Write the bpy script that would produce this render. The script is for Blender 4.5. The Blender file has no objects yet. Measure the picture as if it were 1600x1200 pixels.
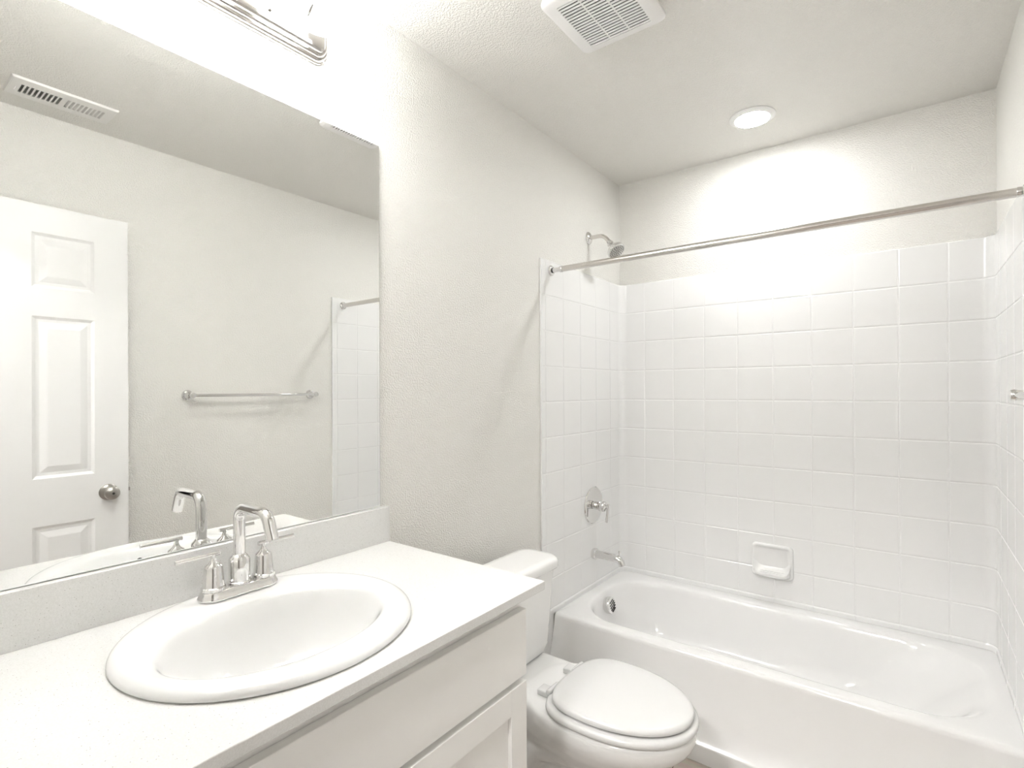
import bpy, math, random
from mathutils import Vector, Matrix
random.seed(7)
PI = math.pi
S = bpy.context.scene
COL = S.collection

# ------------------------------------------------------------------ camera, world, exposure
W = 1.530            # alcove width (left wall x=0, right wall x=W)
H = 2.440            # ceiling
YF = -2.585          # room face of the front (door) wall; back wall is y=0
cam = bpy.data.cameras.new('camera'); cam_o = bpy.data.objects.new('camera', cam); COL.objects.link(cam_o)
cam.sensor_fit = 'HORIZONTAL'; cam.sensor_width = 36.0
cam.lens = 818.6 * 36 / 1600
cam.shift_x = 0.0002; cam.shift_y = 8.56 / 1600
cam.clip_start = 0.02
_yaw, _pit, _rol = 0.6477, 0.0017, -0.0048
_fw = Vector((-math.sin(_yaw) * math.cos(_pit), math.cos(_yaw) * math.cos(_pit), math.sin(_pit)))
_rt = Vector((math.cos(_yaw), math.sin(_yaw), 0)); _up = _rt.cross(_fw)
_r = math.cos(_rol) * _rt + math.sin(_rol) * _up
_u = -math.sin(_rol) * _rt + math.cos(_rol) * _up
_m = Matrix((( _r.x, _u.x, -_fw.x, 1.262), (_r.y, _u.y, -_fw.y, -2.6587), (_r.z, _u.z, -_fw.z, 1.3189), (0, 0, 0, 1)))
cam_o.matrix_world = _m
S.camera = cam_o

w = bpy.data.worlds.new('world'); S.world = w; w.use_nodes = True
w.node_tree.nodes['Background'].inputs[0].default_value = (1, 0.98, 0.95, 1)
w.node_tree.nodes['Background'].inputs[1].default_value = 0.3
S.view_settings.view_transform = 'Standard'
S.view_settings.look = 'None'
S.view_settings.gamma = 1
S.view_settings.use_curve_mapping = False
S.view_settings.exposure = 2.22
S.cycles.use_denoising = True
S.cycles.max_bounces = 9
S.cycles.diffuse_bounces = 6
S.cycles.glossy_bounces = 6
S.cycles.caustics_reflective = True
S.cycles.blur_glossy = 1.0
S.cycles.caustics_refractive = False
S.cycles.sample_clamp_indirect = 6
S.cycles.adaptive_threshold = 0.04

E_DOWN = 37.0      # recessed downlight lens
E_SHADE = 5.5      # frosted glass shades of the vanity light
E_BULB = 5.8
E_HALL_FILL = 38.0      # added fill lamp in the unseen hallway

# ------------------------------------------------------------------ materials
def mat(name, col, rough=0.5, metal=0.0, coat=0.0, spec=0.5, bump=None, emit=None, sss=0):
    m = bpy.data.materials.new(name); m.use_nodes = True
    nt = m.node_tree; b = nt.nodes['Principled BSDF']
    b.inputs['Base Color'].default_value = (*col, 1)
    b.inputs['Roughness'].default_value = rough
    b.inputs['Metallic'].default_value = metal
    b.inputs['Coat Weight'].default_value = coat
    b.inputs['Coat Roughness'].default_value = 0.05
    b.inputs['Specular IOR Level'].default_value = spec
    if emit:
        b.inputs['Emission Color'].default_value = (*emit[0], 1)
        b.inputs['Emission Strength'].default_value = emit[1]
    if bump:
        tc = nt.nodes.new('ShaderNodeTexCoord')
        bp = nt.nodes.new('ShaderNodeBump')
        bp.inputs['Strength'].default_value = bump[1]
        bp.inputs['Distance'].default_value = bump[2]
        n = nt.nodes.new('ShaderNodeTexNoise')
        n.inputs['Scale'].default_value = bump[0]
        n.inputs['Detail'].default_value = bump[3] if len(bump) > 3 else 2.0
        n.inputs['Roughness'].default_value = 0.55
        nt.links.new(tc.outputs['Object'], n.inputs['Vector'])
        nt.links.new(n.outputs['Fac'], bp.inputs['Height'])
        nt.links.new(bp.outputs['Normal'], b.inputs['Normal'])
    return m

def orange_peel(name, col, rough=0.34):
    """rolled wall paint over a light orange-peel texture"""
    m = mat(name, col, rough)
    nt = m.node_tree; b = nt.nodes['Principled BSDF']
    tc = nt.nodes.new('ShaderNodeTexCoord')
    n1 = nt.nodes.new('ShaderNodeTexNoise'); n1.inputs['Scale'].default_value = 190; n1.inputs['Detail'].default_value = 1.5
    v = nt.nodes.new('ShaderNodeTexVoronoi'); v.feature = 'SMOOTH_F1'; v.inputs['Scale'].default_value = 140
    mix = nt.nodes.new('ShaderNodeMath'); mix.operation = 'MULTIPLY_ADD'; mix.inputs[1].default_value = -0.45
    ramp = nt.nodes.new('ShaderNodeMapRange'); ramp.inputs['From Min'].default_value = 0.35; ramp.inputs['From Max'].default_value = 0.65
    ramp.interpolation_type = 'SMOOTHSTEP'
    bp = nt.nodes.new('ShaderNodeBump'); bp.inputs['Strength'].default_value = 0.7; bp.inputs['Distance'].default_value = 0.0017
    L = nt.links.new
    L(tc.outputs['Object'], n1.inputs['Vector']); L(tc.outputs['Object'], v.inputs['Vector'])
    L(n1.outputs['Fac'], ramp.inputs['Value'])
    L(v.outputs['Distance'], mix.inputs[0]); L(ramp.outputs['Result'], mix.inputs[2])
    L(mix.outputs[0], bp.inputs['Height']); L(bp.outputs['Normal'], b.inputs['Normal'])
    return m

def quartz(name, col):
    m = mat(name, col, 0.18)
    nt = m.node_tree; b = nt.nodes['Principled BSDF']; L = nt.links.new
    tc = nt.nodes.new('ShaderNodeTexCoord')
    v = nt.nodes.new('ShaderNodeTexVoronoi'); v.inputs['Scale'].default_value = 260; v.inputs['Randomness'].default_value = 1
    r = nt.nodes.new('ShaderNodeMapRange'); r.inputs['From Min'].default_value = 0.10; r.inputs['From Max'].default_value = 0.22
    sep = nt.nodes.new('ShaderNodeSeparateColor')
    gt = nt.nodes.new('ShaderNodeMath'); gt.operation = 'GREATER_THAN'; gt.inputs[1].default_value = 0.84
    inv = nt.nodes.new('ShaderNodeMath'); inv.operation = 'SUBTRACT'; inv.inputs[0].default_value = 1
    mul = nt.nodes.new('ShaderNodeMath'); mul.operation = 'MULTIPLY'
    n = nt.nodes.new('ShaderNodeTexNoise'); n.inputs['Scale'].default_value = 420; n.inputs['Detail'].default_value = 3
    r2 = nt.nodes.new('ShaderNodeMapRange'); r2.inputs['From Min'].default_value = 0.38; r2.inputs['From Max'].default_value = 0.62
    m1 = nt.nodes.new('ShaderNodeMix'); m1.data_type = 'RGBA'
    m1.inputs['A'].default_value = (col[0]*.93, col[1]*.93, col[2]*.925, 1); m1.inputs['B'].default_value = (*col, 1)
    m2 = nt.nodes.new('ShaderNodeMix'); m2.data_type = 'RGBA'; m2.inputs['B'].default_value = (0.30, 0.28, 0.25, 1)
    L(tc.outputs['Object'], v.inputs['Vector']); L(tc.outputs['Object'], n.inputs['Vector'])
    L(v.outputs['Distance'], r.inputs['Value']); L(r.outputs['Result'], inv.inputs[1])
    L(v.outputs['Color'], sep.inputs['Color']); L(sep.outputs['Red'], gt.inputs[0])
    L(gt.outputs[0], mul.inputs[0]); L(inv.outputs[0], mul.inputs[1])
    L(n.outputs['Fac'], r2.inputs['Value']); L(r2.outputs['Result'], m1.inputs['Factor'])
    L(m1.outputs['Result'], m2.inputs['A']); L(mul.outputs[0], m2.inputs['Factor'])
    L(m2.outputs['Result'], b.inputs['Base Color'])
    return m

def plank_floor(name):
    m = mat(name, (0.42, 0.35, 0.29), 0.45)
    nt = m.node_tree; b = nt.nodes['Principled BSDF']; L = nt.links.new
    tc = nt.nodes.new('ShaderNodeTexCoord')
    br = nt.nodes.new('ShaderNodeTexBrick'); br.inputs['Scale'].default_value = 1.0
    br.inputs['Brick Width'].default_value = 1.2; br.inputs['Row Height'].default_value = 0.15
    br.inputs['Mortar Size'].default_value = 0.0015
    br.inputs['Color1'].default_value = (0.60, 0.53, 0.47, 1); br.inputs['Color2'].default_value = (0.52, 0.46, 0.41, 1)
    br.inputs['Mortar'].default_value = (0.15, 0.12, 0.10, 1)
    mp = nt.nodes.new('ShaderNodeMapping'); mp.inputs['Scale'].default_value = (3, 60, 1)
    n = nt.nodes.new('ShaderNodeTexNoise'); n.inputs['Scale'].default_value = 1.0; n.inputs['Detail'].default_value = 6
    mx = nt.nodes.new('ShaderNodeMix'); mx.data_type = 'RGBA'; mx.blend_type = 'MULTIPLY'; mx.inputs['Factor'].default_value = 0.35
    L(tc.outputs['Object'], br.inputs['Vector']); L(tc.outputs['Object'], mp.inputs['Vector']); L(mp.outputs['Vector'], n.inputs['Vector'])
    L(br.outputs['Color'], mx.inputs['A']); L(n.outputs['Color'], mx.inputs['B']); L(mx.outputs['Result'], b.inputs['Base Color'])
    return m

M = {}
PAINT = (0.810, 0.797, 0.760)
M['paint'] = orange_peel('greige_wall_paint', PAINT)
M['ceil'] = orange_peel('greige_ceiling_paint', PAINT, 0.42)
M['hallpaint'] = mat('darkened_hall_paint', (0.30, 0.28, 0.255), 0.5)  # unseen hallway walls, darkened so the chrome picks up dark streaks
M['trim'] = mat('white_trim_paint', (0.82, 0.815, 0.80), 0.32)
M['door'] = mat('white_door_paint', (0.77, 0.766, 0.757), 0.35, bump=(400, 0.12, 0.0006))
M['acrylic'] = mat('white_acrylic', (0.84, 0.837, 0.83), 0.13, bump=(7, 0.25, 0.003, 0.0))
M['tub'] = mat('white_tub_enamel', (0.835, 0.83, 0.822), 0.12)
M['toilet'] = mat('white_toilet_china', (0.86, 0.855, 0.845), 0.08)
M['china'] = mat('white_china', (0.78, 0.777, 0.77), 0.08)
M['plastic'] = mat('white_plastic', (0.75, 0.746, 0.738), 0.25)
M['cab'] = mat('white_cabinet_paint', (0.90, 0.892, 0.873), 0.34)
M['quartz'] = quartz('speckled_white_quartz', (0.775, 0.770, 0.757))
M['chrome'] = mat('polished_chrome', (0.78, 0.77, 0.76), 0.03, 1.0)
M['satin'] = mat('brushed_nickel', (0.42, 0.40, 0.37), 0.28, 1.0)
M['face'] = mat('light_grey_plastic', (0.62, 0.61, 0.59), 0.3)
M['steel'] = mat('brushed_steel', (0.72, 0.69, 0.66), 0.20, 1.0)
M['bar'] = mat('polished_nickel', (0.60, 0.575, 0.55), 0.10, 1.0)
M['mirror'] = mat('mirror_silver', (0.88, 0.885, 0.875), 0.0, 1.0)
M['edge'] = mat('mirror_glass_edge', (0.40, 0.42, 0.40), 0.15)
M['trimring'] = mat('bright_white_trim', (0.92, 0.918, 0.91), 0.3)
M['dark'] = mat('painted_hollow_shade', (0.015, 0.014, 0.013), 0.8)  # near-black colour standing in for the shade inside holes and slots
M['rubber'] = mat('black_rubber', (0.03, 0.03, 0.03), 0.6)
M['grille'] = mat('white_grille_plastic', (0.86, 0.85, 0.84), 0.35)
M['register'] = mat('white_register_steel', (0.84, 0.83, 0.81), 0.35)
M['floor'] = plank_floor('wood_look_vinyl')
M['caulk'] = mat('white_caulk', (0.86, 0.85, 0.83), 0.4)
M['lens'] = mat('downlight_lens', (0.9, 0.9, 0.9), 0.4, emit=((0.98, 0.995, 1.0), E_DOWN))
M['shade'] = mat('frosted_shade_glass', (0.95, 0.95, 0.95), 0.3, emit=((0.985, 0.995, 1.0), E_SHADE))
M['bulb'] = mat('lamp_bulb', (0.95, 0.95, 0.95), 0.3, emit=((1.0, 0.99, 0.98), E_BULB))
M['hall'] = mat('hall_fill_lens', (0.95, 0.95, 0.95), 0.3, emit=((1.0, 0.99, 0.975), E_HALL_FILL))

# ------------------------------------------------------------------ mesh helpers
class MB:
    def __init__(s): s.v = []; s.f = []
    def add(s, vs, fs):
        b = len(s.v); s.v += [tuple(p) for p in vs]; s.f += [tuple(i + b for i in f) for f in fs]
        return s
    def box(s, x0, x1, y0, y1, z0, z1):
        return s.add([(x0,y0,z0),(x1,y0,z0),(x1,y1,z0),(x0,y1,z0),(x0,y0,z1),(x1,y0,z1),(x1,y1,z1),(x0,y1,z1)],
                     [(0,3,2,1),(4,5,6,7),(0,1,5,4),(1,2,6,5),(2,3,7,6),(3,0,4,7)])
    def rings(s, rs, cap0=True, cap1=True, closed=True):
        n = len(rs[0]); vs = [p for r in rs for p in r]; fs = []
        for k in range(len(rs) - 1):
            for i in range(n if closed else n - 1):
                j = (i + 1) % n
                fs.append((k*n+i, k*n+j, (k+1)*n+j, (k+1)*n+i))
        if cap0: fs.append(tuple(reversed(range(n))))
        if cap1: fs.append(tuple((len(rs)-1)*n + i for i in range(n)))
        return s.add(vs, fs)
    def lathe(s, prof, o=(0,0,0), ax=(0,0,1), n=32, cap0=True, cap1=True):
        ax = Vector(ax).normalized(); o = Vector(o)
        t = Vector((1,0,0)) if abs(ax.x) < 0.9 else Vector((0,1,0))
        a = ax.cross(t).normalized(); b = ax.cross(a)
        rs = [[o + ax*h + (a*math.cos(2*PI*i/n) + b*math.sin(2*PI*i/n))*max(r, 1e-5) for i in range(n)] for r, h in prof]
        return s.rings(rs, cap0, cap1)
    def tube(s, path, rad, n=20, cap=True):
        P = [Vector(p) for p in path]; R = rad if isinstance(rad, (list, tuple)) else [rad]*len(P)
        d0 = (P[1]-P[0]).normalized()
        t = Vector((0,0,1)) if abs(d0.z) < 0.9 else Vector((1,0,0))
        a = d0.cross(t).normalized(); rs = []
        for k, p in enumerate(P):
            if k == 0: d = P[1]-P[0]
            elif k == len(P)-1: d = P[k]-P[k-1]
            else: d = (P[k+1]-P[k]).normalized() + (P[k]-P[k-1]).normalized()
            d.normalize(); a = (a - d*a.dot(d)).normalized(); b = d.cross(a)
            rs.append([p + (a*math.cos(2*PI*i/n) + b*math.sin(2*PI*i/n))*R[k] for i in range(n)])
        return s.rings(rs, cap, cap)
    def build(s, name, m, parent=None, smooth=True, angle=35, bevel=0.0, seg=2, subsurf=0):
        me = bpy.data.meshes.new(name)
        me.from_pydata([tuple(p) for p in s.v], [], s.f); me.validate()
        import bmesh
        bm = bmesh.new(); bm.from_mesh(me); bmesh.ops.recalc_face_normals(bm, faces=bm.faces); bm.to_mesh(me); bm.free()
        if smooth:
            me.polygons.foreach_set('use_smooth', [True]*len(me.polygons))
            me.set_sharp_from_angle(angle=math.radians(angle))
        o = bpy.data.objects.new(name, me); COL.objects.link(o)
        if m is not None: me.materials.append(m)
        if bevel > 0:
            bv = o.modifiers.new('bevel', 'BEVEL'); bv.width = bevel; bv.segments = seg
            bv.limit_method = 'ANGLE'; bv.angle_limit = math.radians(40); bv.harden_normals = False
        if subsurf:
            ss = o.modifiers.new('subsurf', 'SUBSURF'); ss.levels = subsurf; ss.render_levels = subsurf
        if parent is not None:
            o.parent = parent; o.matrix_parent_inverse = parent.matrix_world.inverted()
        return o

def thing(name, label, cat, loc, group=None):
    o = bpy.data.objects.new(name, None); COL.objects.link(o); o.location = loc
    o.matrix_world = Matrix.Translation(loc)
    o.empty_display_size = 0.05
    return tag(o, label, cat, group)
def tag(o, label, cat, group=None):
    o['label'] = label; o['category'] = cat
    if group: o['group'] = group
    return o
def struct(o): o['kind'] = 'structure'; return o

def rrect(x0, x1, y0, y1, r, z, n=8):
    pts = []
    for cx, cy, a0 in ((x1-r, y1-r, 0), (x0+r, y1-r, PI/2), (x0+r, y0+r, PI), (x1-r, y0+r, 3*PI/2)):
        for i in range(n+1):
            a = a0 + PI/2*i/n
            pts.append((cx + r*math.cos(a), cy + r*math.sin(a), z))
    return pts
def rr3(u0, u1, v0, v1, r, w_, f, n=8):
    """rounded rectangle in (u,v) mapped by f(u,v,w)"""
    return [f(p[0], p[1], w_) for p in rrect(u0, u1, v0, v1, r, 0, n)]
def arc_pts(c, r, a0, a1, n):
    return [(c[0] + r*math.cos(math.radians(a0 + (a1-a0)*i/n)), c[1] + r*math.sin(math.radians(a0 + (a1-a0)*i/n))) for i in range(n+1)]

# ------------------------------------------------------------------ room shell
T = 0.10; YH = -4.3       # hallway beyond the doorway
DX0, DX1, DH = 0.66, 1.415, 2.055
struct(MB().box(-T, 0, YF-0.115, 0.0, 0, H).build('wall_left', M['paint'], smooth=False))
struct(MB().box(-T, W+T, 0, T, 0, H).build('wall_back', M['paint'], smooth=False))
struct(MB().box(W, W+T, YF-0.115, 0.0, 0, H).build('wall_right', M['paint'], smooth=False))
m = MB(); m.box(0, DX0, YF-0.115, YF, 0, H); m.box(DX1, W, YF-0.115, YF, 0, H); m.box(DX0, DX1, YF-0.115, YF, DH, H)
struct(m.build('wall_front', M['paint'], smooth=False))
# hallway shell behind the doorway
m = MB(); m.box(-1.2, 2.7, YH-T, YH, 0, H); m.box(-1.3, -1.2, YH, YF-0.115, 0, H); m.box(2.7, 2.8, YH, YF-0.115, 0, H)
m.box(-1.2, -T, YF-0.215, YF-0.115, 0, H); m.box(W+T, 2.7, YF-0.215, YF-0.115, 0, H)
struct(m.build('wall_hall', M['hallpaint'], smooth=False))
struct(MB().box(-1.3, 2.8, YH-T, T, -0.05, 0).build('floor', M['floor'], smooth=False))

FX0, FX1, FY0, FY1 = 0.420, 0.697, -1.412, -1.134       # exhaust fan grille
RX0, RX1, RY0, RY1 = 1.250, 1.408, -2.250, -1.935       # supply register
holes = [(FX0+.03, FX1-.03, FY0+.03, FY1-.03), (RX0+.03, RX1-.03, RY0+.02, RY1-.02)]
xs = sorted({-1.3, 2.8, *[h[0] for h in holes], *[h[1] for h in holes]})
ys = sorted({YH-T, T, *[h[2] for h in holes], *[h[3] for h in holes]})
m = MB()
for i in range(len(xs)-1):
    for j in range(len(ys)-1):
        cx_, cy_ = (xs[i]+xs[i+1])/2, (ys[j]+ys[j+1])/2
        if any(h[0] < cx_ < h[1] and h[2] < cy_ < h[3] for h in holes): continue
        m.add([(xs[i],ys[j],H),(xs[i+1],ys[j],H),(xs[i+1],ys[j+1],H),(xs[i],ys[j+1],H)], [(0,3,2,1)])
        m.add([(xs[i],ys[j],H+.05),(xs[i+1],ys[j],H+.05),(xs[i+1],ys[j+1],H+.05),(xs[i],ys[j+1],H+.05)], [(0,1,2,3)])
for h in holes:
    for (a, b) in (((h[0],h[2]),(h[1],h[2])), ((h[1],h[2]),(h[1],h[3])), ((h[1],h[3]),(h[0],h[3])), ((h[0],h[3]),(h[0],h[2]))):
        m.add([(a[0],a[1],H),(b[0],b[1],H),(b[0],b[1],H+.05),(a[0],a[1],H+.05)], [(0,1,2,3)])
me = bpy.data.meshes.new('ceiling'); me.from_pydata(m.v, [], m.f); me.materials.append(M['ceil'])
ceil = bpy.data.objects.new('ceiling', me); COL.objects.link(ceil); struct(ceil)

# baseboards
def baseboard(name, pts):
    m = MB()
    for (x0, x1, y0, y1) in pts: m.box(x0, x1, y0, y1, 0, 0.085)
    struct(m.build(name, M['trim'], bevel=0.004))
baseboard('baseboard_left', [(0, 0.012, -1.652, -0.80)])
baseboard('baseboard_right', [(W-0.012, W, YF+0.02, -0.80)])
baseboard('baseboard_front', [(0.56, DX0-0.062, YF, YF+0.012)])

# door casing
m = MB()
for (ya, yb) in ((YF, YF+0.012), (YF-0.127, YF-0.115)):
    m.box(DX0-0.058, DX0, ya, yb, 0, DH+0.058); m.box(DX1, DX1+0.058, ya, yb, 0, DH+0.058); m.box(DX0, DX1, ya, yb, DH, DH+0.058)
m.box(DX0, DX0+0.015, YF-0.115, YF, 0, DH); m.box(DX1-0.0, DX1+0.0005, YF-0.115, YF, 0, DH); m.box(DX0+0.015, DX1, YF-0.115, YF, DH-0.015, DH)
struct(m.build('trim_1', M['trim'], bevel=0.003))

# ------------------------------------------------------------------ open six-panel door against the right wall
DYA, DYB = YF+0.012, -1.865          # hinge edge, free edge
DXF, DXB = 1.400, 1.435
m = MB()
m.box(DXF+0.006, DXB-0.006, DYA, DYB, 0.012, 2.040)
pw = 0.193; st = 0.115
ycols = [(DYB-st-pw, DYB-st), (DYA+st, DYA+st+pw)]
zrows = [(1.722, 1.932), (0.988, 1.612), (0.20, 0.805)]
# stiles and rails raised over the core, both faces
ycuts = sorted([DYA, DYB] + [v for c in ycols for v in c]); zcuts = sorted([0.012, 2.040] + [v for r in zrows for v in r])
for side, (fa, fb) in ((0, (DXF, DXF+0.0065)), (1, (DXB-0.0065, DXB))):
    for i in range(len(ycuts)-1):
        for j in range(len(zcuts)-1):
            yc, zc = (ycuts[i]+ycuts[i+1])/2, (zcuts[j]+zcuts[j+1])/2
            if any(a < yc < b for a, b in ycols) and any(a < zc < b for a, b in zrows): continue
            m.box(fa, fb, ycuts[i], ycuts[i+1], zcuts[j], zcuts[j+1])
    # raised panels with a sloped moulding
    for (ya, yb) in ycols:
        for (za, zb) in zrows:
            x_face = DXF if side == 0 else DXB; s_ = 1 if side == 0 else -1
            def q(i, d): return [(x_face + s_*d, ya+i, za+i), (x_face + s_*d, yb-i, za+i), (x_face + s_*d, yb-i, zb-i), (x_face + s_*d, ya+i, zb-i)]
            m.rings([q(0, 0.0), q(0.006, 0.0035), q(0.012, 0.0065), q(0.020, 0.0065), q(0.044, 0.0012), q(0.047, 0.0008)], cap0=False, cap1=True)
door = struct(m.build('door_1', M['door'], smooth=False))
DOORZ = 0.906; DOORY = -1.935
for s_, xf in ((-1, DXF), (1, DXB)):
    k = MB().lathe([(0.033, 0), (0.033, 0.004), (0.027, 0.009), (0.013, 0.012), (0.0115, 0.026), (0.018, 0.031), (0.0255, 0.038), (0.0275, 0.046), (0.0255, 0.054), (0.018, 0.060), (0.009, 0.0625), (0.001, 0.063)],
                   (xf, DOORY, DOORZ), (s_, 0, 0), 36)
    kn = k.build('door_knob', M['satin'], door)
    if s_ < 0:
        MB().lathe([(0.0045, 0), (0.0045, 0.002)], (xf-0.0625, DOORY, DOORZ), (-1, 0, 0), 16).build('keyhole', M['dark'], kn)
lt = MB(); lt.box(DXF+0.008, DXB-0.008, DYB-0.0005, DYB+0.0015, DOORZ-0.028, DOORZ+0.028); lt.box(DXF+0.012, DXB-0.014, DYB+0.0015, DYB+0.010, DOORZ-0.007, DOORZ+0.007)
lt.build('door_latch', M['satin'], door, bevel=0.001)
for hz in (0.25, 1.02, 1.80):
    hg = MB(); hg.lathe([(0.006, 0), (0.006, 0.09)], (DXF-0.003, DYA-0.004, hz), (0,0,1), 14); hg.box(DXF, DXF+0.03, DYA-0.0015, DYA, hz, hz+0.09)
    hg.build('door_hinge', M['satin'], door)

# ------------------------------------------------------------------ bathtub
RIM = 0.336
tub = thing('bathtub', 'white alcove bathtub with plain sloped apron, below the tiled surround', 'bathtub', (W/2, -0.39, 0))
TX0, TX1, TYB = 0.0095, W-0.0095, -0.0015
def tr(f, z, r=0.004, dx=0.0): return rrect(TX0+dx, TX1-dx, f, TYB, r, z, 16)
rs = [tr(-0.785, 0.0), tr(-0.785, 0.058), tr(-0.782, 0.063), tr(-0.775, 0.066), tr(-0.750, 0.130), tr(-0.722, 0.220), tr(-0.705, 0.290),
      tr(-0.701, 0.315), tr(-0.698, 0.326), tr(-0.692, 0.333), tr(-0.684, 0.336)]
def tb(x0, x1, y0, y1, r, z): return rrect(x0, x1, y0, y1, r, z, 16)
rs += [tb(0.040, 1.490, -0.645, -0.045, 0.15, 0.3355), tb(0.058, 1.478, -0.640, -0.062, 0.20, 0.334), tb(0.066, 1.466, -0.633, -0.070, 0.205, 0.331), tb(0.072, 1.452, -0.626, -0.076, 0.205, 0.324),
       tb(0.078, 1.425, -0.620, -0.082, 0.205, 0.305), tb(0.092, 1.345, -0.610, -0.095, 0.20, 0.230), tb(0.108, 1.265, -0.598, -0.108, 0.19, 0.150),
       tb(0.125, 1.210, -0.585, -0.120, 0.18, 0.105), tb(0.150, 1.165, -0.565, -0.142, 0.17, 0.082), tb(0.190, 1.11, -0.53, -0.18, 0.15, 0.072), tb(0.30, 1.0, -0.43, -0.28, 0.07, 0.066)]
m = MB(); m.rings(rs, cap0=True, cap1=True)
m.build('tub_shell', M['tub'], tub, angle=50)
# overflow cover on the drain end wall
ov = MB().lathe([(0.036, -0.012), (0.0395, -0.004), (0.0395, 0.012), (0.037, 0.018), (0.032, 0.021), (0.001, 0.0225)], (0.096, -0.345, 0.272), (0.98, 0, 0.17), 40)
ovo = ov.build('overflow_cover', M['chrome'], tub)
ax = Vector((0.98, 0, 0.17)).normalized(); upv = Vector((-ax.z, 0, ax.x))
for k in range(5):
    h_ = (k-2)*0.0115; hw = math.sqrt(max(0.030**2 - h_**2, 0))*0.82
    a0 = Vector((0.096, -0.345, 0.272)) + ax*0.0222
    d_ = Vector((0, 0.94, 0)) + upv*0.34
    n_ = ax.cross(d_).normalized()
    c = a0 + n_*h_
    sl = MB(); sl.tube([c - d_.normalized()*hw, c + d_.normalized()*hw], 0.0022, 8); sl.build('overflow_slot', M['dark'], ovo)
dr = MB().lathe([(0.036, 0), (0.036, 0.003), (0.030, 0.005), (0.022, 0.0045), (0.020, 0.012), (0.001, 0.014)], (0.27, -0.35, 0.069), (0,0,1), 32)
dr.build('tub_drain', M['chrome'], tub)

# ------------------------------------------------------------------ tub surround (moulded, tile pattern)
TH = 0.009; CR = 0.040; TS = 0.1552; GX = 0.1458
SZ0, SZ1 = RIM+0.0008, RIM - 0.0004 + 10*TS
def grooves(lines, lo, hi):
    out = [(lo, 0)]
    for b in lines:
        if lo+0.006 < b < hi-0.006: out += [(b-0.0042, 0), (b-0.0018, 0.0013), (b+0.0018, 0.0013), (b+0.0042, 0)]
    out.append((hi, 0)); return out
path = []      # (x, y, nx, ny, depth)
lines_y = [-(GX + k*TS) for k in range(4)][::-1]
side = grooves([-0.7585] + lines_y, -0.785, -(TH+CR))
for (y_, d) in side: path.append((TH, y_, 1, 0, d))
for a in range(1, 8):
    t = a/8*PI/2; path.append((TH+CR-CR*math.cos(t), -(TH+CR)+CR*math.sin(t), math.cos(t), -math.sin(t), 0))
for (x_, d) in grooves([GX + k*TS for k in range(9)], TH+CR, W-TH-CR): path.append((x_, -TH, 0, -1, d))
for a in range(1, 8):
    t = a/8*PI/2; path.append((W-TH-CR+CR*math.sin(t), -(TH+CR)+CR*math.cos(t), -math.sin(t), -math.cos(t), 0))
for (y_, d) in side[::-1]: path.append((W-TH, y_, -1, 0, d))
zs = grooves([RIM + 0.022] + [RIM - 0.0004 + k*TS for k in range(1, 10)], SZ0, SZ1)
rows = []
def ring_at(z, extra, dz):
    return [(x_ + nx*(extra - max(d, dz)), y_ + ny*(extra - max(d, dz)), z) for (x_, y_, nx, ny, d) in path]
rows.append([(x_ - nx*(TH-.0005), y_ - ny*(TH-.0005), SZ0) for (x_, y_, nx, ny, d) in path])
for k, (z, dz) in enumerate(zs):
    ex = 0.004 if z < RIM+0.0205 else 0.0
    rows.append(ring_at(z, ex, dz))
rows[-1] = [(x_ , y_, SZ1-0.003) for (x_, y_, nx, ny, d) in path]
rows.append([(x_ - nx*0.003, y_ - ny*0.003, SZ1) for (x_, y_, nx, ny, d) in path])
rows.append([(x_ - nx*(TH-.0005), y_ - ny*(TH-.0005), SZ1) for (x_, y_, nx, ny, d) in path])
m = MB(); m.rings(rows, False, False, closed=False)
# front flange returns, running down beside the apron
for (xa, xb) in ((0.0006, TH), (W-TH, W-0.0006)):
    m.box(xa, xb, -0.790, -0.785, 0.0, SZ1)
    m.box(xa, xb, -0.785, -0.705, 0.0, SZ0)
sur = m.build('tub_surround', M['acrylic'], None, angle=14)
tag(sur, 'glossy white tub surround with an embossed square tile pattern on three walls', 'tub surround')

# soap dish on the back panel
sd = thing('soap_dish', 'small white wall soap dish with rounded corners above the bathtub', 'soap dish', (0.76, -TH, 0.528))
def fm(u, v, d): return (0.7595+u, -TH-d, 0.528+v)
hw, hh = 0.086, 0.0760
m = MB()
R = [rr3(-hw, hw, -hh, hh, 0.018, 0.0003, fm), rr3(-hw, hw, -hh, hh, 0.018, 0.008, fm), rr3(-hw+.003, hw-.003, -hh+.003, hh-.003, 0.017, 0.0135, fm),
     rr3(-hw+.008, hw-.008, -hh+.006, hh-.008, 0.016, 0.015, fm), rr3(-hw+.013, hw-.013, -hh+.010, hh-.013, 0.014, 0.0125, fm),
     rr3(-hw+.017, hw-.017, -hh+.014, hh-.017, 0.012, 0.006, fm), rr3(-hw+.024, hw-.024, -hh+.022, hh-.024, 0.010, 0.003, fm)]
m.rings(R, False, True)
m.build('back_plate', M['toilet'], sd, angle=60)
m = MB(); zb = 0.528-hh
secs = []
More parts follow.
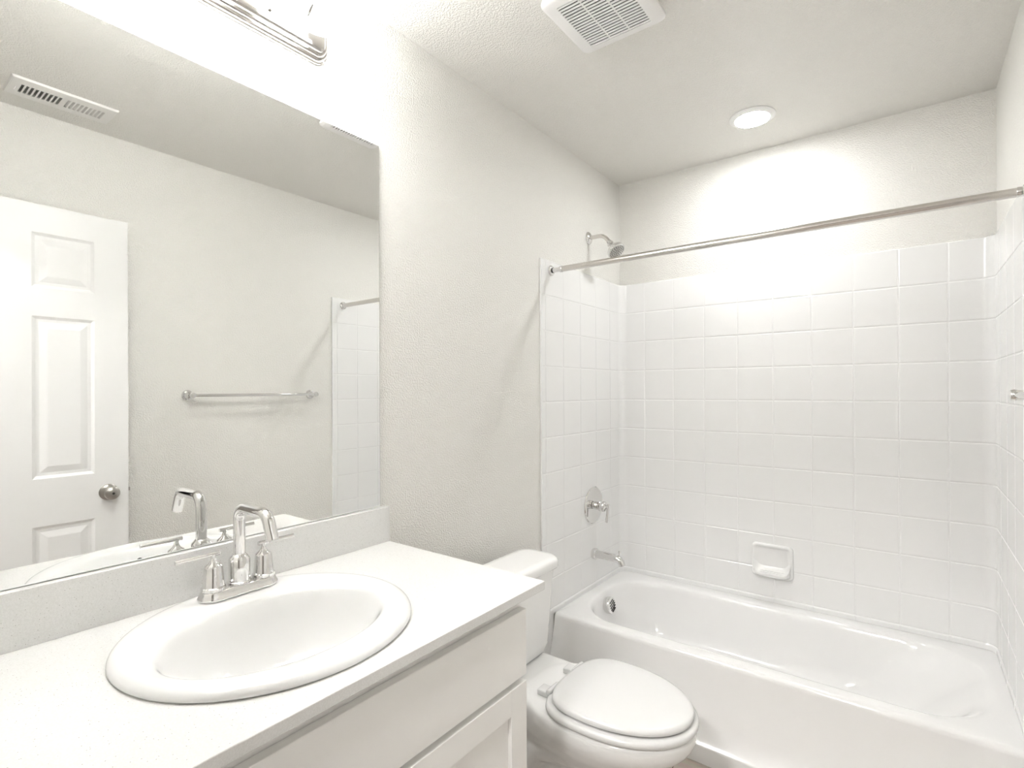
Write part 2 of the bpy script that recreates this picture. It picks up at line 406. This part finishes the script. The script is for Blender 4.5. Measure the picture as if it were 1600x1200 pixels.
for d, zc, zs_, zu, a in ((0.0045, .050, .100, .003, .0770), (0.012, .036, .085, .002, .0775), (0.021, .026, .068, .003, .0775), (0.031, .021, .052, .006, .0765), (0.040, .0205, .040, .010, .0735), (0.047, .0225, .033, .0145, .068), (0.0505, .0255, .030, .019, .060), (0.0515, .0255, .027, .022, .052)):
    ring = []
    for k in range(25):
        u = -1 + 2*k/24; ring.append((0.7595 + a*u, -TH-d, zb + zc + (zs_-zc)*abs(u)**7))
    for k in range(24, -1, -1):
        u = -1 + 2*k/24; ring.append((0.7595 + a*u*0.97, -TH-d, zb + zu + 0.35*(zs_-zu)*abs(u)**6))
    secs.append(ring)
m.rings(secs, True, True)
tr_o = m.build('tray', M['toilet'], sd, angle=32)
for k in range(4):
    d = 0.017+0.0065*k; zz = zb + (0.0305, 0.0250, 0.0222, 0.0215)[k]
    MB().tube([(0.7595-0.055, -TH-d, zz), (0.7595+0.055, -TH-d, zz)], 0.0022, 8).build('rib', M['china'], tr_o)

# shower head, arm and flange
SY = -0.354
sh = thing('showerhead', 'chrome shower head on a bent arm, high on the left wall', 'shower head', (0, SY, 2.072))
MB().lathe([(0.031, 0.0005), (0.031, 0.003), (0.027, 0.008), (0.016, 0.013), (0.011, 0.015)], (0, SY, 2.072), (1,0,0), 32).build('flange', M['chrome'], sh)
pth = [(0.006, 2.072), (0.05, 2.072), (0.068, 2.071), (0.082, 2.066), (0.094, 2.057), (0.104, 2.046), (0.118, 2.028)]
MB().tube([(x, SY, z) for x, z in pth], 0.0098, 18).build('arm', M['steel'], sh)
hd = Vector((0.62, -0.18, -0.76)).normalized(); ho = Vector((0.112, SY, 2.035))
hb = MB().lathe([(0.0125, 0), (0.0135, 0.006), (0.0165, 0.012), (0.0185, 0.018), (0.0155, 0.023), (0.0175, 0.027), (0.027, 0.043), (0.0385, 0.056), (0.0435, 0.062), (0.0445, 0.070), (0.042, 0.0745)], ho, hd, 40).build('head_body', M['chrome'], sh)
fc = MB().lathe([(0.041, 0.0735), (0.040, 0.0765), (0.036, 0.0775), (0.001, 0.0785)], ho, hd, 40).build('spray_face', M['face'], sh)
a_ = hd.cross(Vector((0,1,0))).normalized(); b_ = hd.cross(a_)
mz = MB()
for rr_, nn in ((0.008, 6), (0.017, 10), (0.026, 16), (0.034, 20)):
    for i in range(nn):
        t = 2*PI*i/nn + rr_*40
        mz.lathe([(0.0019, 0.0775), (0.0013, 0.081)], ho + (a_*math.cos(t) + b_*math.sin(t))*rr_, hd, 8)
mz.build('nozzles', M['rubber'], fc)

# shower valve
VY, VZ = -0.337, 0.747
va = thing('shower_valve', 'round chrome shower valve with a lever handle, above the tub spout', 'shower valve', (TH, VY, VZ))
MB().lathe([(0.091, 0.0005), (0.0915, 0.003), (0.088, 0.007), (0.070, 0.010), (0.030, 0.0125), (0.026, 0.014)], (TH, VY, VZ), (1,0,0), 56).build('escutcheon', M['chrome'], va)
hnd = MB().lathe([(0.020, 0.010), (0.020, 0.030), (0.0165, 0.031), (0.0165, 0.036), (0.0245, 0.038), (0.026, 0.042), (0.026, 0.064), (0.023, 0.069), (0.012, 0.072), (0.0075, 0.075), (0.0075, 0.086)], (TH, VY, VZ), (1,0,0), 40).build('handle', M['chrome'], va)
MB().tube([(TH+0.084, VY, VZ+0.014), (TH+0.083, VY, VZ+0.006), (TH+0.078, VY, VZ-0.040), (TH+0.073, VY, VZ-0.076)], [0.0062, 0.0065, 0.0065, 0.0062], 16).build('lever', M['chrome'], hnd)

# tub spout
sp = thing('tub_spout', 'chrome tub spout with a pull-up diverter, below the shower valve', 'tub spout', (TH, -0.338, 0.507))
MB().lathe([(0.026, 0.0005), (0.0275, 0.004), (0.0275, 0.016), (0.024, 0.020), (0.0195, 0.022)], (TH, -0.338, 0.507), (1,0,0), 36).build('flange', M['chrome'], sp)
P_ = [(TH+0.015, 0.507), (0.07, 0.5065), (0.115, 0.5055), (0.135, 0.504), (0.150, 0.499), (0.160, 0.489), (0.165, 0.474)]
MB().tube([(x, -0.338, z) for x, z in P_], [0.0195, 0.0193, 0.019, 0.019, 0.0185, 0.017, 0.0155], 24).build('spout_body', M['chrome'], sp)
MB().lathe([(0.0028, 0.0), (0.0028, 0.018), (0.0055, 0.020), (0.0055, 0.028), (0.003, 0.030)], (0.150, -0.338, 0.514), (0,0,1), 16).build('diverter', M['chrome'], sp)

# shower rod
RY_, RZ = -0.713, 1.845
rod = thing('shower_curtain_rod', 'straight brushed metal shower curtain rod spanning above the bathtub', 'curtain rod', (W/2, RY_, RZ))
MB().tube([(0.066, RY_, RZ), (W-0.022, RY_, RZ)], 0.0128, 28).build('rod', M['steel'], rod)
for s_, x_ in ((1, TH), (-1, W-TH)):
    MB().lathe([(0.0225, 0.0005), (0.0225, 0.004), (0.0195, 0.008), (0.0150, 0.0095)], (x_, RY_, RZ), (s_,0,0), 32).build('end_flange', M['chrome'], rod)
    MB().lathe([(0.0118, 0.008), (0.0118, 0.014)], (x_, RY_, RZ), (s_,0,0), 28).build('rubber_ring', M['rubber'], rod)
    q_ = 0.0 if s_ > 0 else 0.038
    MB().lathe([(0.0105, 0.010), (0.0105, 0.046-q_*.9), (0.0138, 0.048-q_), (0.0138, 0.060-q_), (0.0128, 0.062-q_)], (x_, RY_, RZ), (s_,0,0), 28).build('end_sleeve', M['chrome'], rod)

# ------------------------------------------------------------------ towel bar on the right wall
tbz, ty0, ty1 = 1.302, -1.585, -0.935
tw = thing('towel_bar', 'slim chrome towel bar on the right wall between door and bathtub, seen in the mirror', 'towel bar', (W, (ty0+ty1)/2, tbz))
for y_ in (ty0, ty1):
    MB().lathe([(0.026, 0.0005), (0.026, 0.005), (0.0235, 0.009), (0.0165, 0.0115), (0.0115, 0.020), (0.0105, 0.045), (0.012, 0.053), (0.0135, 0.060), (0.0135, 0.068), (0.0115, 0.0725), (0.001, 0.074)], (W, y_, tbz), (-1,0,0), 32).build('post', M['chrome'], tw)
MB().tube([(W-0.062, ty0, tbz), (W-0.062, ty1, tbz)], 0.0078, 24).build('bar', M['chrome'], tw)

# ------------------------------------------------------------------ ceiling: downlight, exhaust fan, register
DLX, DLY = 0.755, -0.338
dl = thing('recessed_downlight', 'round lit white recessed downlight in the ceiling above the bathtub', 'ceiling light', (DLX, DLY, H))
MB().lathe([(0.087, -0.0003), (0.087, -0.0035), (0.084, -0.006), (0.070, -0.0115), (0.0665, -0.0115), (0.0655, -0.008)], (DLX, DLY, H), (0,0,1), 64, cap0=True, cap1=False).build('trim_ring', M['trimring'], dl)
MB().lathe([(0.066, -0.0095), (0.060, -0.0125), (0.040, -0.0140), (0.001, -0.0145)], (DLX, DLY, H), (0,0,1), 64, cap0=False).build('lens', M['lens'], dl)

fan = thing('exhaust_fan_grille', 'square white louvred exhaust fan grille on the ceiling near the light bar', 'exhaust fan', ((FX0+FX1)/2, (FY0+FY1)/2, H))
m = MB()
ix0, ix1, iy0, iy1 = FX0+0.040, FX1-0.040, FY0+0.034, FY1-0.030
R = [rrect(FX0+.004, FX1-.004, FY0+.004, FY1-.004, 0.020, H-0.0003, 8), rrect(FX0, FX1, FY0, FY1, 0.022, H-0.010, 8), rrect(FX0, FX1, FY0, FY1, 0.022, H-0.0165, 8),
     rrect(FX0+.006, FX1-.006, FY0+.006, FY1-.006, 0.019, H-0.0215, 8), rrect(FX0+.013, FX1-.013, FY0+.013, FY1-.013, 0.016, H-0.0235, 8), rrect(ix0, ix1, iy0, iy1, 0.003, H-0.0245, 8), rrect(ix0, ix1, iy0, iy1, 0.003, H-0.012, 8)]
m.rings(R, False, False)
gr = m.build('grille_frame', M['grille'], fan, angle=40)
m = MB(); ns = 18; pit = (iy1-iy0)/ns
for k in range(ns):
    yc = iy0 + (k+0.5)*pit
    m.box(ix0-0.001, ix1+0.001, yc-0.0030, yc+0.0030, H-0.0245, H-0.0218)
for fx in (0.335, 0.665):
    xc = ix0 + (ix1-ix0)*fx; m.box(xc-0.002, xc+0.002, iy0, iy1, H-0.0238, H-0.0218)
m.build('grille_slats', M['grille'], gr, smooth=False)
m = MB(); m.box(ix0+.0005, ix1-.0005, iy0+.0005, iy1-.0005, H-0.0212, H+0.045)
bm_ = m.build('fan_slot_shade', M['dark'], fan, smooth=False)  # solid dark block right above the slats, stands in for shade in the slots

rg = thing('air_register', 'white rectangular air supply register on the ceiling, seen in the mirror', 'air vent', ((RX0+RX1)/2, (RY0+RY1)/2, H))
m = MB(); zt = H-0.0085
sx0, sx1 = RX0+0.046, RX1-0.040
slots = []
for b0 in (RY0+0.034, RY0+0.034+9*0.0133+0.012):
    for k in range(9): slots.append((b0+k*0.0133, b0+k*0.0133+0.0082))
m.rings([rrect(RX0, RX1, RY0, RY1, 0.002, H-0.0003, 2), rrect(RX0+.003, RX1-.003, RY0+.003, RY1-.003, 0.002, zt+.001, 2), rrect(RX0+.008, RX1-.008, RY0+.008, RY1-.008, 0.002, zt, 2)], False, False)
m.box(RX0+.0075, sx0, RY0+.0075, RY1-.0075, zt, zt+.0012); m.box(sx1, RX1-.0075, RY0+.0075, RY1-.0075, zt, zt+.0012)
ed = [RY0+.0075] + [v for s_ in slots for v in s_] + [RY1-.0075]
for k in range(0, len(ed), 2): m.box(sx0, sx1, ed[k], ed[k+1], zt, zt+.0012)
fp = m.build('face_plate', M['register'], rg, smooth=False)
for k, (ya, yb) in enumerate(slots):
    s_ = 1 if k < 9 else -1
    yc = yb
    vs = [(sx0, yc, zt+.001), (sx1, yc, zt+.001), (sx1, yc+s_*0.0085, zt+.009), (sx0, yc+s_*0.0085, zt+.009)]
    o = 0.0008
    m = MB(); m.add(vs + [(x, y+o, z) for x, y, z in vs], [(0,1,2,3), (7,6,5,4), (0,4,5,1), (1,5,6,2), (2,6,7,3), (3,7,4,0)])
    m.build('louvre', M['register'], fp, smooth=False)
m = MB()
for k in range(3):
    xc = sx0+0.010+k*0.022; m.box(xc-0.001, xc+0.001, RY0+0.03, RY1-0.03, zt+0.018, zt+0.034)
m.build('damper', M['register'], rg, smooth=False)
MB().box(RX0+.031, RX1-.031, RY0+.021, RY1-.021, H+0.036, H+0.046).build('duct', M['dark'], rg, smooth=False)
MB().tube([((RX0+RX1)/2, RY0+0.023, zt+.0005), ((RX0+RX1)/2-.004, RY0+0.020, zt-.010), ((RX0+RX1)/2-.006, RY0+0.017, zt-.016)], 0.0018, 10).build('lever', M['register'], rg)

# ------------------------------------------------------------------ wall mirror
MY0, MY1, MZ0, MZ1 = YF+0.02, -1.650, 0.9745, 2.050
mi = thing('wall_mirror', 'large frameless wall mirror above the vanity backsplash', 'mirror', (0, (MY0+MY1)/2, MZ0))
MB().box(0.0008, 0.0052, MY0, MY1, MZ0, MZ1).build('glass_edge', M['edge'], mi, smooth=False)
MB().add([(0.0060,MY0+.0012,MZ0+.0012),(0.0060,MY1-.0012,MZ0+.0012),(0.0060,MY1-.0012,MZ1-.0012),(0.0060,MY0+.0012,MZ1-.0012),
          (0.0053,MY0+.0004,MZ0+.0004),(0.0053,MY1-.0004,MZ0+.0004),(0.0053,MY1-.0004,MZ1-.0004),(0.0053,MY0+.0004,MZ1-.0004)],
         [(0,1,2,3),(4,5,1,0),(5,6,2,1),(6,7,3,2),(7,4,0,3),(7,6,5,4)]).build('mirror_glass', M['mirror'], mi, smooth=False)

# ------------------------------------------------------------------ vanity light bar
VLY = -2.115
vl = thing('vanity_light_bar', 'polished bar light with white glass shades on the wall above the mirror', 'wall light', (0, VLY, 2.25))
ZB0, ZB1, hl = 2.192, 2.312, 0.292
def fb(u, v, d): return (d, VLY+u, v)
def pl(i, d, r): return rr3(-hl+i, hl-i, ZB0+i, ZB1-i, max(r-i, 0.004), d, fb, 10)
m = MB(); R = [pl(0, 0.0006, 0.040), pl(0, 0.004, 0.040), pl(0.0015, 0.007, 0.040), pl(0.0045, 0.0085, 0.040), pl(0.0055, 0.0125, 0.040), pl(0.0085, 0.0165, 0.040), pl(0.0125, 0.0175, 0.040),
     pl(0.0135, 0.0215, 0.040), pl(0.0165, 0.0255, 0.040), pl(0.021, 0.0265, 0.040), pl(0.0225, 0.0305, 0.040), pl(0.027, 0.0345, 0.040), pl(0.034, 0.036, 0.040)]
m.rings(R, True, True)
m.build('back_plate', M['bar'], vl, angle=25)
SHY = [VLY-0.2, VLY, VLY+0.2]
for y_ in (VLY-0.1, VLY+0.115):
    MB().lathe([(0.0055, 0), (0.0055, 0.003), (0.003, 0.006), (0.001, 0.0065)], (0.036, y_, 2.243), (1,0,0), 16).build('finial_screw', M['chrome'], vl)
for y_ in SHY:
    MB().tube([(0.034, y_, 2.262), (0.060, y_, 2.268), (0.085, y_, 2.290), (0.105, y_, 2.345), (0.118, y_, 2.372), (0.125, y_, 2.378)], 0.008, 14).build('arm', M['chrome'], vl)
    MB().lathe([(0.012, 0.0), (0.026, -0.004), (0.028, -0.012), (0.028, -0.030), (0.026, -0.032)], (0.125, y_, 2.392), (0,0,1), 32).build('socket_cup', M['chrome'], vl)
    so = MB().lathe([(0.027, 2.372), (0.030, 2.368), (0.044, 2.362), (0.056, 2.348), (0.061, 2.330), (0.063, 2.300), (0.064, 2.270), (0.065, 2.245), (0.066, 2.234), (0.065, 2.2265), (0.063, 2.228), (0.0625, 2.245), (0.0615, 2.270), (0.0605, 2.300), (0.0585, 2.328), (0.0535, 2.345), (0.042, 2.359), (0.027, 2.364)],
                    (0.125, y_, 0), (0,0,1), 40, False, False).build('glass_shade', M['shade'], vl, angle=60)
    MB().lathe([(0.012, 2.36), (0.013, 2.345), (0.022, 2.325), (0.029, 2.300), (0.029, 2.285), (0.022, 2.268), (0.010, 2.260), (0.001, 2.2585)], (0.125, y_, 0), (0,0,1), 24).build('light_bulb', M['bulb'], vl, angle=80)

# fill lamp added out of view in the hallway to brighten the room
hl_ = thing('added_hall_fill_light', 'added unseen round flush fill lamp in the hallway outside the doorway', 'ceiling light', (0.9, -3.5, H))
MB().lathe([(0.17, -0.0005), (0.17, -0.02), (0.165, -0.03)], (0.9, -3.5, H), (0,0,1), 40, True, False).build('fill_lamp_base', M['plastic'], hl_)
MB().lathe([(0.164, -0.028), (0.15, -0.055), (0.10, -0.078), (0.001, -0.088)], (0.9, -3.5, H), (0,0,1), 40, False).build('fill_lamp_diffuser', M['hall'], hl_)

# ------------------------------------------------------------------ vanity: cabinet, worktop, sink, faucet
CY1, CY0, CXF, CZ, CT = -1.6285, YF+0.002, 0.578, 0.870, 0.020
cb = thing('vanity_cabinet', 'white shaker vanity cabinet with a wide flat drawer front, under the sink', 'cabinet', (0.27, (CY0-1.66)/2, 0))
KY1 = -1.668; KX = 0.533
m = MB()
m.box(0.002, KX, KY1-0.018, KY1, 0, CZ-CT-0.0005); m.box(0.002, KX, CY0, CY0+0.018, 0, CZ-CT-0.0005)
m.box(0.002, KX-0.07, CY0+0.018, KY1-0.018, 0.10, 0.118); m.box(0.002, 0.012, CY0+0.018, KY1-0.018, 0.118, 0.80)
m.box(KX-0.085, KX-0.07, CY0+0.018, KY1-0.018, 0, 0.10)
m.box(KX-0.019, KX, CY0+0.018, KY1-0.018, 0.10, 0.14); m.box(KX-0.019, KX, CY0+0.018, KY1-0.018, 0.808, CZ-CT-0.0005)
m.box(KX-0.019, KX, CY0+0.018, CY0+0.05, 0.14, 0.808); m.box(KX-0.019, KX, KY1-0.05, KY1-0.018, 0.14, 0.808)
m.box(KX-0.019, KX, CY0+0.05, KY1-0.05, 0.635, 0.665)
m.build('carcass', M['cab'], cb, smooth=False)
MB().box(KX+0.001, KX+0.020, CY0+0.012, KY1-0.002, 0.6625, 0.8135).build('drawer_front', M['cab'], cb, bevel=0.0015)
ym = (CY0+0.012+KY1)/2
for (ya, yb) in ((CY0+0.012, ym-0.0015), (ym+0.0015, KY1-0.002)):
    z0_, z1_, sw = 0.115, 0.6475, 0.058
    m = MB()
    m.box(KX+0.001, KX+0.020, ya, ya+sw, z0_, z1_); m.box(KX+0.001, KX+0.020, yb-sw, yb, z0_, z1_)
    m.box(KX+0.001, KX+0.020, ya+sw, yb-sw, z0_, z0_+sw); m.box(KX+0.001, KX+0.020, ya+sw, yb-sw, z1_-sw, z1_)
    dd = m.build('cabinet_door', M['cab'], cb, bevel=0.0012)
    MB().box(KX+0.003, KX+0.010, ya+sw-0.002, yb-sw+0.002, z0_+sw-0.002, z1_-sw+0.002).build('door_panel', M['cab'], dd, smooth=False)

SCX, SCY, SA, SB = 0.292, -2.130, 0.249, 0.261
ct = thing('vanity_countertop', 'speckled white quartz worktop with a matching low backsplash', 'countertop', (0.29, (CY0+CY1)/2, CZ-CT))
corners = [(CXF, CY0), (CXF, CY1), (0.0012, CY1), (0.0012, CY0)]
angs = sorted([2*PI*i/96 for i in range(96)] + [math.atan2(y-SCY, x-SCX) % (2*PI) for x, y in corners])
hi_, ho_ = [], []
for a in angs:
    c_, s_ = math.cos(a), math.sin(a)
    hi_.append((SCX + (SA-0.02)*c_, SCY + (SB-0.02)*s_))
    t = min([((CXF if c_ > 0 else 0.0012)-SCX)/c_ if abs(c_) > 1e-9 else 9, ((CY1 if s_ > 0 else CY0)-SCY)/s_ if abs(s_) > 1e-9 else 9])
    ho_.append((SCX + t*c_, SCY + t*s_))
def rg_(pts, z): return [(x, y, z) for x, y in pts]
m = MB(); m.rings([rg_(hi_, CZ-CT), rg_(ho_, CZ-CT), rg_(ho_, CZ), rg_(hi_, CZ), rg_(hi_, CZ-CT)], False, False)
m.build('slab', M['quartz'], ct, bevel=0.0012)
MB().box(0.0012, 0.0222, CY0, CY1, CZ+0.0002, 0.9735).build('backsplash', M['quartz'], ct, bevel=0.001)

sk = thing('bathroom_sink', 'white oval drop-in sink set in the vanity worktop', 'sink', (SCX, SCY, CZ))
BX, BY = 0.316, -2.134
def el(cx_, cy_, a, b, z, n=96, e=2.0):
    pts = []
    for i in range(n):
        t = 2*PI*i/n; c_, s_ = math.cos(t), math.sin(t)
        pts.append((cx_ + a*math.copysign(abs(c_)**(2/e), c_), cy_ + b*math.copysign(abs(s_)**(2/e), s_), z))
    return pts
R = [el(SCX, SCY, SA-0.014, SB-0.014, CZ+0.0004), el(SCX, SCY, SA-0.002, SB-0.002, CZ+0.0006), el(SCX, SCY, SA, SB, CZ+0.004), el(SCX, SCY, SA-0.002, SB-0.002, CZ+0.010), el(SCX, SCY, SA-0.008, SB-0.008, CZ+0.0155),
     el(SCX, SCY, SA-0.018, SB-0.018, CZ+0.0175), el(SCX+.003, SCY, SA-0.030, SB-0.030, CZ+0.0168), el(SCX+.016, SCY-.002, 0.178, 0.222, CZ+0.0150), el(BX-0.002, BY, 0.163, 0.210, CZ+0.0130), el(BX, BY, 0.156, 0.203, CZ+0.0085),
     el(BX, BY, 0.150, 0.197, CZ-0.0005), el(BX-.001, BY, 0.142, 0.188, CZ-0.018), el(BX-.003, BY, 0.132, 0.176, CZ-0.042), el(BX-.006, BY, 0.116, 0.156, CZ-0.072), el(BX-.010, BY, 0.094, 0.128, CZ-0.098), el(BX-.014, BY, 0.066, 0.090, CZ-0.114),
     el(BX-.016, BY, 0.040, 0.052, CZ-0.121), el(BX-.016, BY, 0.024, 0.024, CZ-0.124), el(BX-.016, BY, 0.020, 0.020, CZ-0.150)]
# outside of the bowl, so that it has real thickness
R2 = [el(BX-.016, BY, 0.026, 0.026, CZ-0.150), el(BX-.016, BY, 0.045, 0.058, CZ-0.130), el(BX-.012, BY, 0.100, 0.134, CZ-0.108), el(BX-.006, BY, 0.124, 0.164, CZ-0.080), el(BX-.002, BY, 0.142, 0.186, CZ-0.045), el(SCX+.01, SCY, 0.190, 0.225, CZ-0.021), el(SCX, SCY, SA-0.024, SB-0.024, CZ-0.004), el(SCX, SCY, SA-0.0222, SB-0.0222, CZ+0.0004), R[0]]
m = MB(); m.rings(R + R2, False, False)
bowl = m.build('basin', M['china'], sk, angle=180, subsurf=1)
MB().lathe([(0.0235, 0), (0.0235, 0.002), (0.019, 0.003), (0.017, 0.001), (0.016, 0.006), (0.001, 0.0085)], (BX-.016, BY, CZ-0.1245), (0,0,1), 32).build('drain', M['chrome'], sk)
ohx = BX - .001 + 0.1405; oz = CZ-0.019
MB().lathe([(0.0001, 0), (0.0075, 0.0001), (0.0075, 0.0012), (0.001, 0.0014)], (ohx, BY+0.012, oz), (-0.93, 0, 0.36), 24).build('overflow_hole', M['dark'], sk)  # black disc in place of the shaded overflow opening

# faucet
FX, FY, FZ = 0.100, -2.108, CZ+0.0172
fa = thing('sink_faucet', 'chrome two-handle centerset faucet with a high bent spout, behind the sink bowl', 'faucet', (FX, FY, FZ))
def stad(rx, hy, z, n=14):
    pts = []
    for i in range(n+1):
        t = PI*i/n; pts.append((FX + rx*math.cos(t), FY + hy-rx + rx*math.sin(t), z))
    for i in range(n+1):
        t = PI + PI*i/n; pts.append((FX + rx*math.cos(t), FY - hy+rx + rx*math.sin(t), z))
    return pts
m = MB(); m.rings([stad(.0285, .0830, FZ), stad(.0290, .0835, FZ+.003), stad(.0280, .0825, FZ+.0055), stad(.0262, .0805, FZ+.008), stad(.0250, .0790, FZ+.013), stad(.0240, .0780, FZ+.0165), stad(.0220, .0760, FZ+.018)], True, True)
m.build('base_plate', M['chrome'], fa, angle=50)
ZT = FZ+0.018
MB().lathe([(0.0235, 0), (0.0235, 0.004), (0.0215, 0.0055), (0.0215, 0.050), (0.0205, 0.054), (0.0155, 0.0605), (0.0135, 0.0625)], (FX, FY, ZT), (0,0,1), 40).build('spout_body', M['chrome'], fa)
pp = [(FX, ZT+0.060), (FX, 1.041)] + arc_pts((FX+0.028, 1.041), 0.028, 180, 90, 8)[1:] + [(FX+0.085, 1.0685)] + arc_pts((FX+0.100, 1.0415), 0.027, 84, 20, 7) + [(FX+0.140, 1.018)]
MB().tube([(x, FY, z) for x, z in pp], 0.0122, 28).build('spout', M['chrome'], fa)
for s_ in (-1, 1):
    hy = FY + s_*0.0535
    hb_ = MB().lathe([(0.0235, 0), (0.0235, 0.006), (0.0212, 0.008), (0.0208, 0.010), (0.0178, 0.046), (0.0165, 0.050), (0.0085, 0.0565), (0.0055, 0.062), (0.0050, 0.068), (0.0062, 0.0735)], (FX, hy, ZT), (0,0,1), 36).build('handle', M['chrome'], fa)
    zl = ZT+0.0735
    MB().tube([(FX, hy - s_*0.012, zl), (FX, hy + s_*0.072, zl)], 0.0046, 16).build('lever', M['chrome'], hb_)

# ------------------------------------------------------------------ toilet
TCY = -1.238
to = thing('toilet', 'white elongated two-piece toilet with closed lid, between vanity and bathtub', 'toilet', (0.42, TCY, 0))
def egg(xb, xf, hw_, xw, z, n=72, eb=2.6, ef=2.05):
    pts = []
    for i in range(n):
        t = 2*PI*i/n; c_, s_ = math.cos(t), math.sin(t)
        e = ef if c_ > 0 else eb; a = (xf-xw) if c_ > 0 else (xw-xb)
        pts.append((xw + a*math.copysign(abs(c_)**(2/e), c_), TCY + hw_*math.copysign(abs(s_)**(2/e), s_), z))
    return pts
m = MB()
m.rings([egg(.20,.62,.108,.42,0.0), egg(.20,.62,.108,.42,.02), egg(.215,.60,.096,.42,.045), egg(.22,.595,.090,.43,.12), egg(.225,.625,.100,.45,.19), egg(.24,.690,.132,.49,.250), egg(.26,.752,.164,.52,.300),
         egg(.27,.786,.178,.54,.332), egg(.275,.797,.183,.54,.350), egg(.275,.799,.184,.54,.372), egg(.278,.796,.181,.54,.382), egg(.285,.788,.174,.54,.386)], True, True)
def dk(i, z): return rrect(0.105+i, 0.42, TCY-0.150+i, TCY+0.150-i, 0.045, z, 8)
m.rings([dk(.05, .25), dk(.02, .31), dk(.004, .34), dk(0, .36), dk(.003, .376), dk(.010, .384)], True, True)
for s_ in (-1, 1):
    y_ = TCY + s_*0.082
    m.tube([(.60, TCY+s_*.07, .245), (.52, y_+s_*.012, .265), (.43, y_+s_*.010, .262), (.35, y_, .225), (.305, y_, .17), (.30, y_, .11), (.33, y_, .055), (.38, y_, .03)], [.03, .042, .046, .044, .042, .040, .038, .034], 16)
bw = m.build('bowl', M['toilet'], to)
rm = bw.modifiers.new('remesh', 'REMESH'); rm.mode = 'VOXEL'; rm.voxel_size = 0.0055; rm.use_smooth_shade = True
sm = bw.modifiers.new('smooth', 'SMOOTH'); sm.iterations = 10; sm.factor = 0.5
# seat (ring) and lid
SZ = 0.3885
m = MB()
m.rings([egg(.390,.800,.181,.55,SZ,eb=3.2), egg(.387,.804,.186,.55,SZ+.006,eb=3.2), egg(.388,.803,.185,.55,SZ+.014,eb=3.2), egg(.393,.797,.179,.55,SZ+.0195,eb=3.2), egg(.418,.786,.168,.55,SZ+.021,eb=3),
         egg(.47,.735,.118,.57,SZ+.019), egg(.475,.730,.113,.57,SZ+.012), egg(.475,.730,.113,.57,SZ+.001), egg(.390,.800,.181,.55,SZ,eb=3.2)], False, False)
seat = m.build('seat', M['plastic'], to, angle=60)
LZ = SZ+0.0235
m = MB()
m.rings([egg(.408,.786,.163,.55,LZ,eb=3), egg(.402,.792,.170,.55,LZ+.004,eb=3), egg(.402,.792,.170,.55,LZ+.011,eb=3), egg(.405,.788,.167,.55,LZ+.0165,eb=3), egg(.415,.778,.157,.55,LZ+.0195,eb=3), egg(.45,.74,.12,.56,LZ+.0215,eb=2.6), egg(.52,.64,.05,.57,LZ+.0225)], True, True)
lid = m.build('lid', M['plastic'], to, angle=60)
for s_ in (-1, 1):
    y_ = TCY + s_*0.075
    m = MB(); m.box(0.350, 0.392, y_-0.019, y_+0.019, 0.386, 0.404); m.box(0.384, 0.416, y_-0.013, y_+0.013, 0.397, 0.413); m.lathe([(0.0085, -0.030), (0.0085, 0.030)], (0.396, y_, 0.411), (0,1,0), 16)
    m.build('hinge', M['plastic'], to, bevel=0.003)
for k in range(2):
    y_ = TCY-0.12 if k == 0 else TCY+0.12
    MB().lathe([(0.009, 0), (0.009, 0.0022), (0.006, 0.005), (0.001, 0.006)], (0.70 if k == 0 else 0.70, y_, SZ-0.0035), (0,0,1), 12).build('seat_bumper', M['rubber'], seat)
# tank
TKB, TKT = 0.378, 0.688
def tk(z, f, hw_, xb=0.088, r=0.05, n=10):
    pts = []
    base = rrect(xb, f, TCY-hw_, TCY+hw_, r, z, n)
    for (x, y, z_) in base:      # bow the front face outwards
        if x > (xb+f)/2: x += 0.016*(1-((y-TCY)/hw_)**2)
        pts.append((x, y, z_))
    return pts
m = MB()
m.rings([tk(TKB, .200, .125, .11, .04), tk(TKB+.004, .212, .150, .10, .045), tk(TKB+.018, .222, .172, .095, .05), tk(TKB+.045, .228, .182, .092, .05), tk(.52, .233, .190, .09, .05), tk(.62, .238, .197), tk(TKT-.006, .241, .202)], True, True)
m.build('tank', M['toilet'], to, angle=60)
def tl(z, i): return tk(z, 0.254-i, .213-i, .080+i, .05-i*.5, 12)
m = MB(); m.rings([tl(TKT-.0055, .010), tl(TKT-.004, .002), tl(TKT, 0), tl(TKT+.020, 0), tl(TKT+.027, .004), tl(TKT+.031, .012), tl(TKT+.032, .03)], True, True)
m.build('tank_lid', M['toilet'], to, angle=60)
hm = MB(); hm.lathe([(0.012, 0), (0.012, 0.006), (0.006, 0.010), (0.006, 0.016)], (0.2405, TCY-0.125, 0.635), (1,0,0), 20); hm.tube([(0.255, TCY-0.125, 0.635), (0.257, TCY-0.07, 0.628)], [0.006, 0.0045], 12)
hm.build('flush_lever', M['chrome'], to)
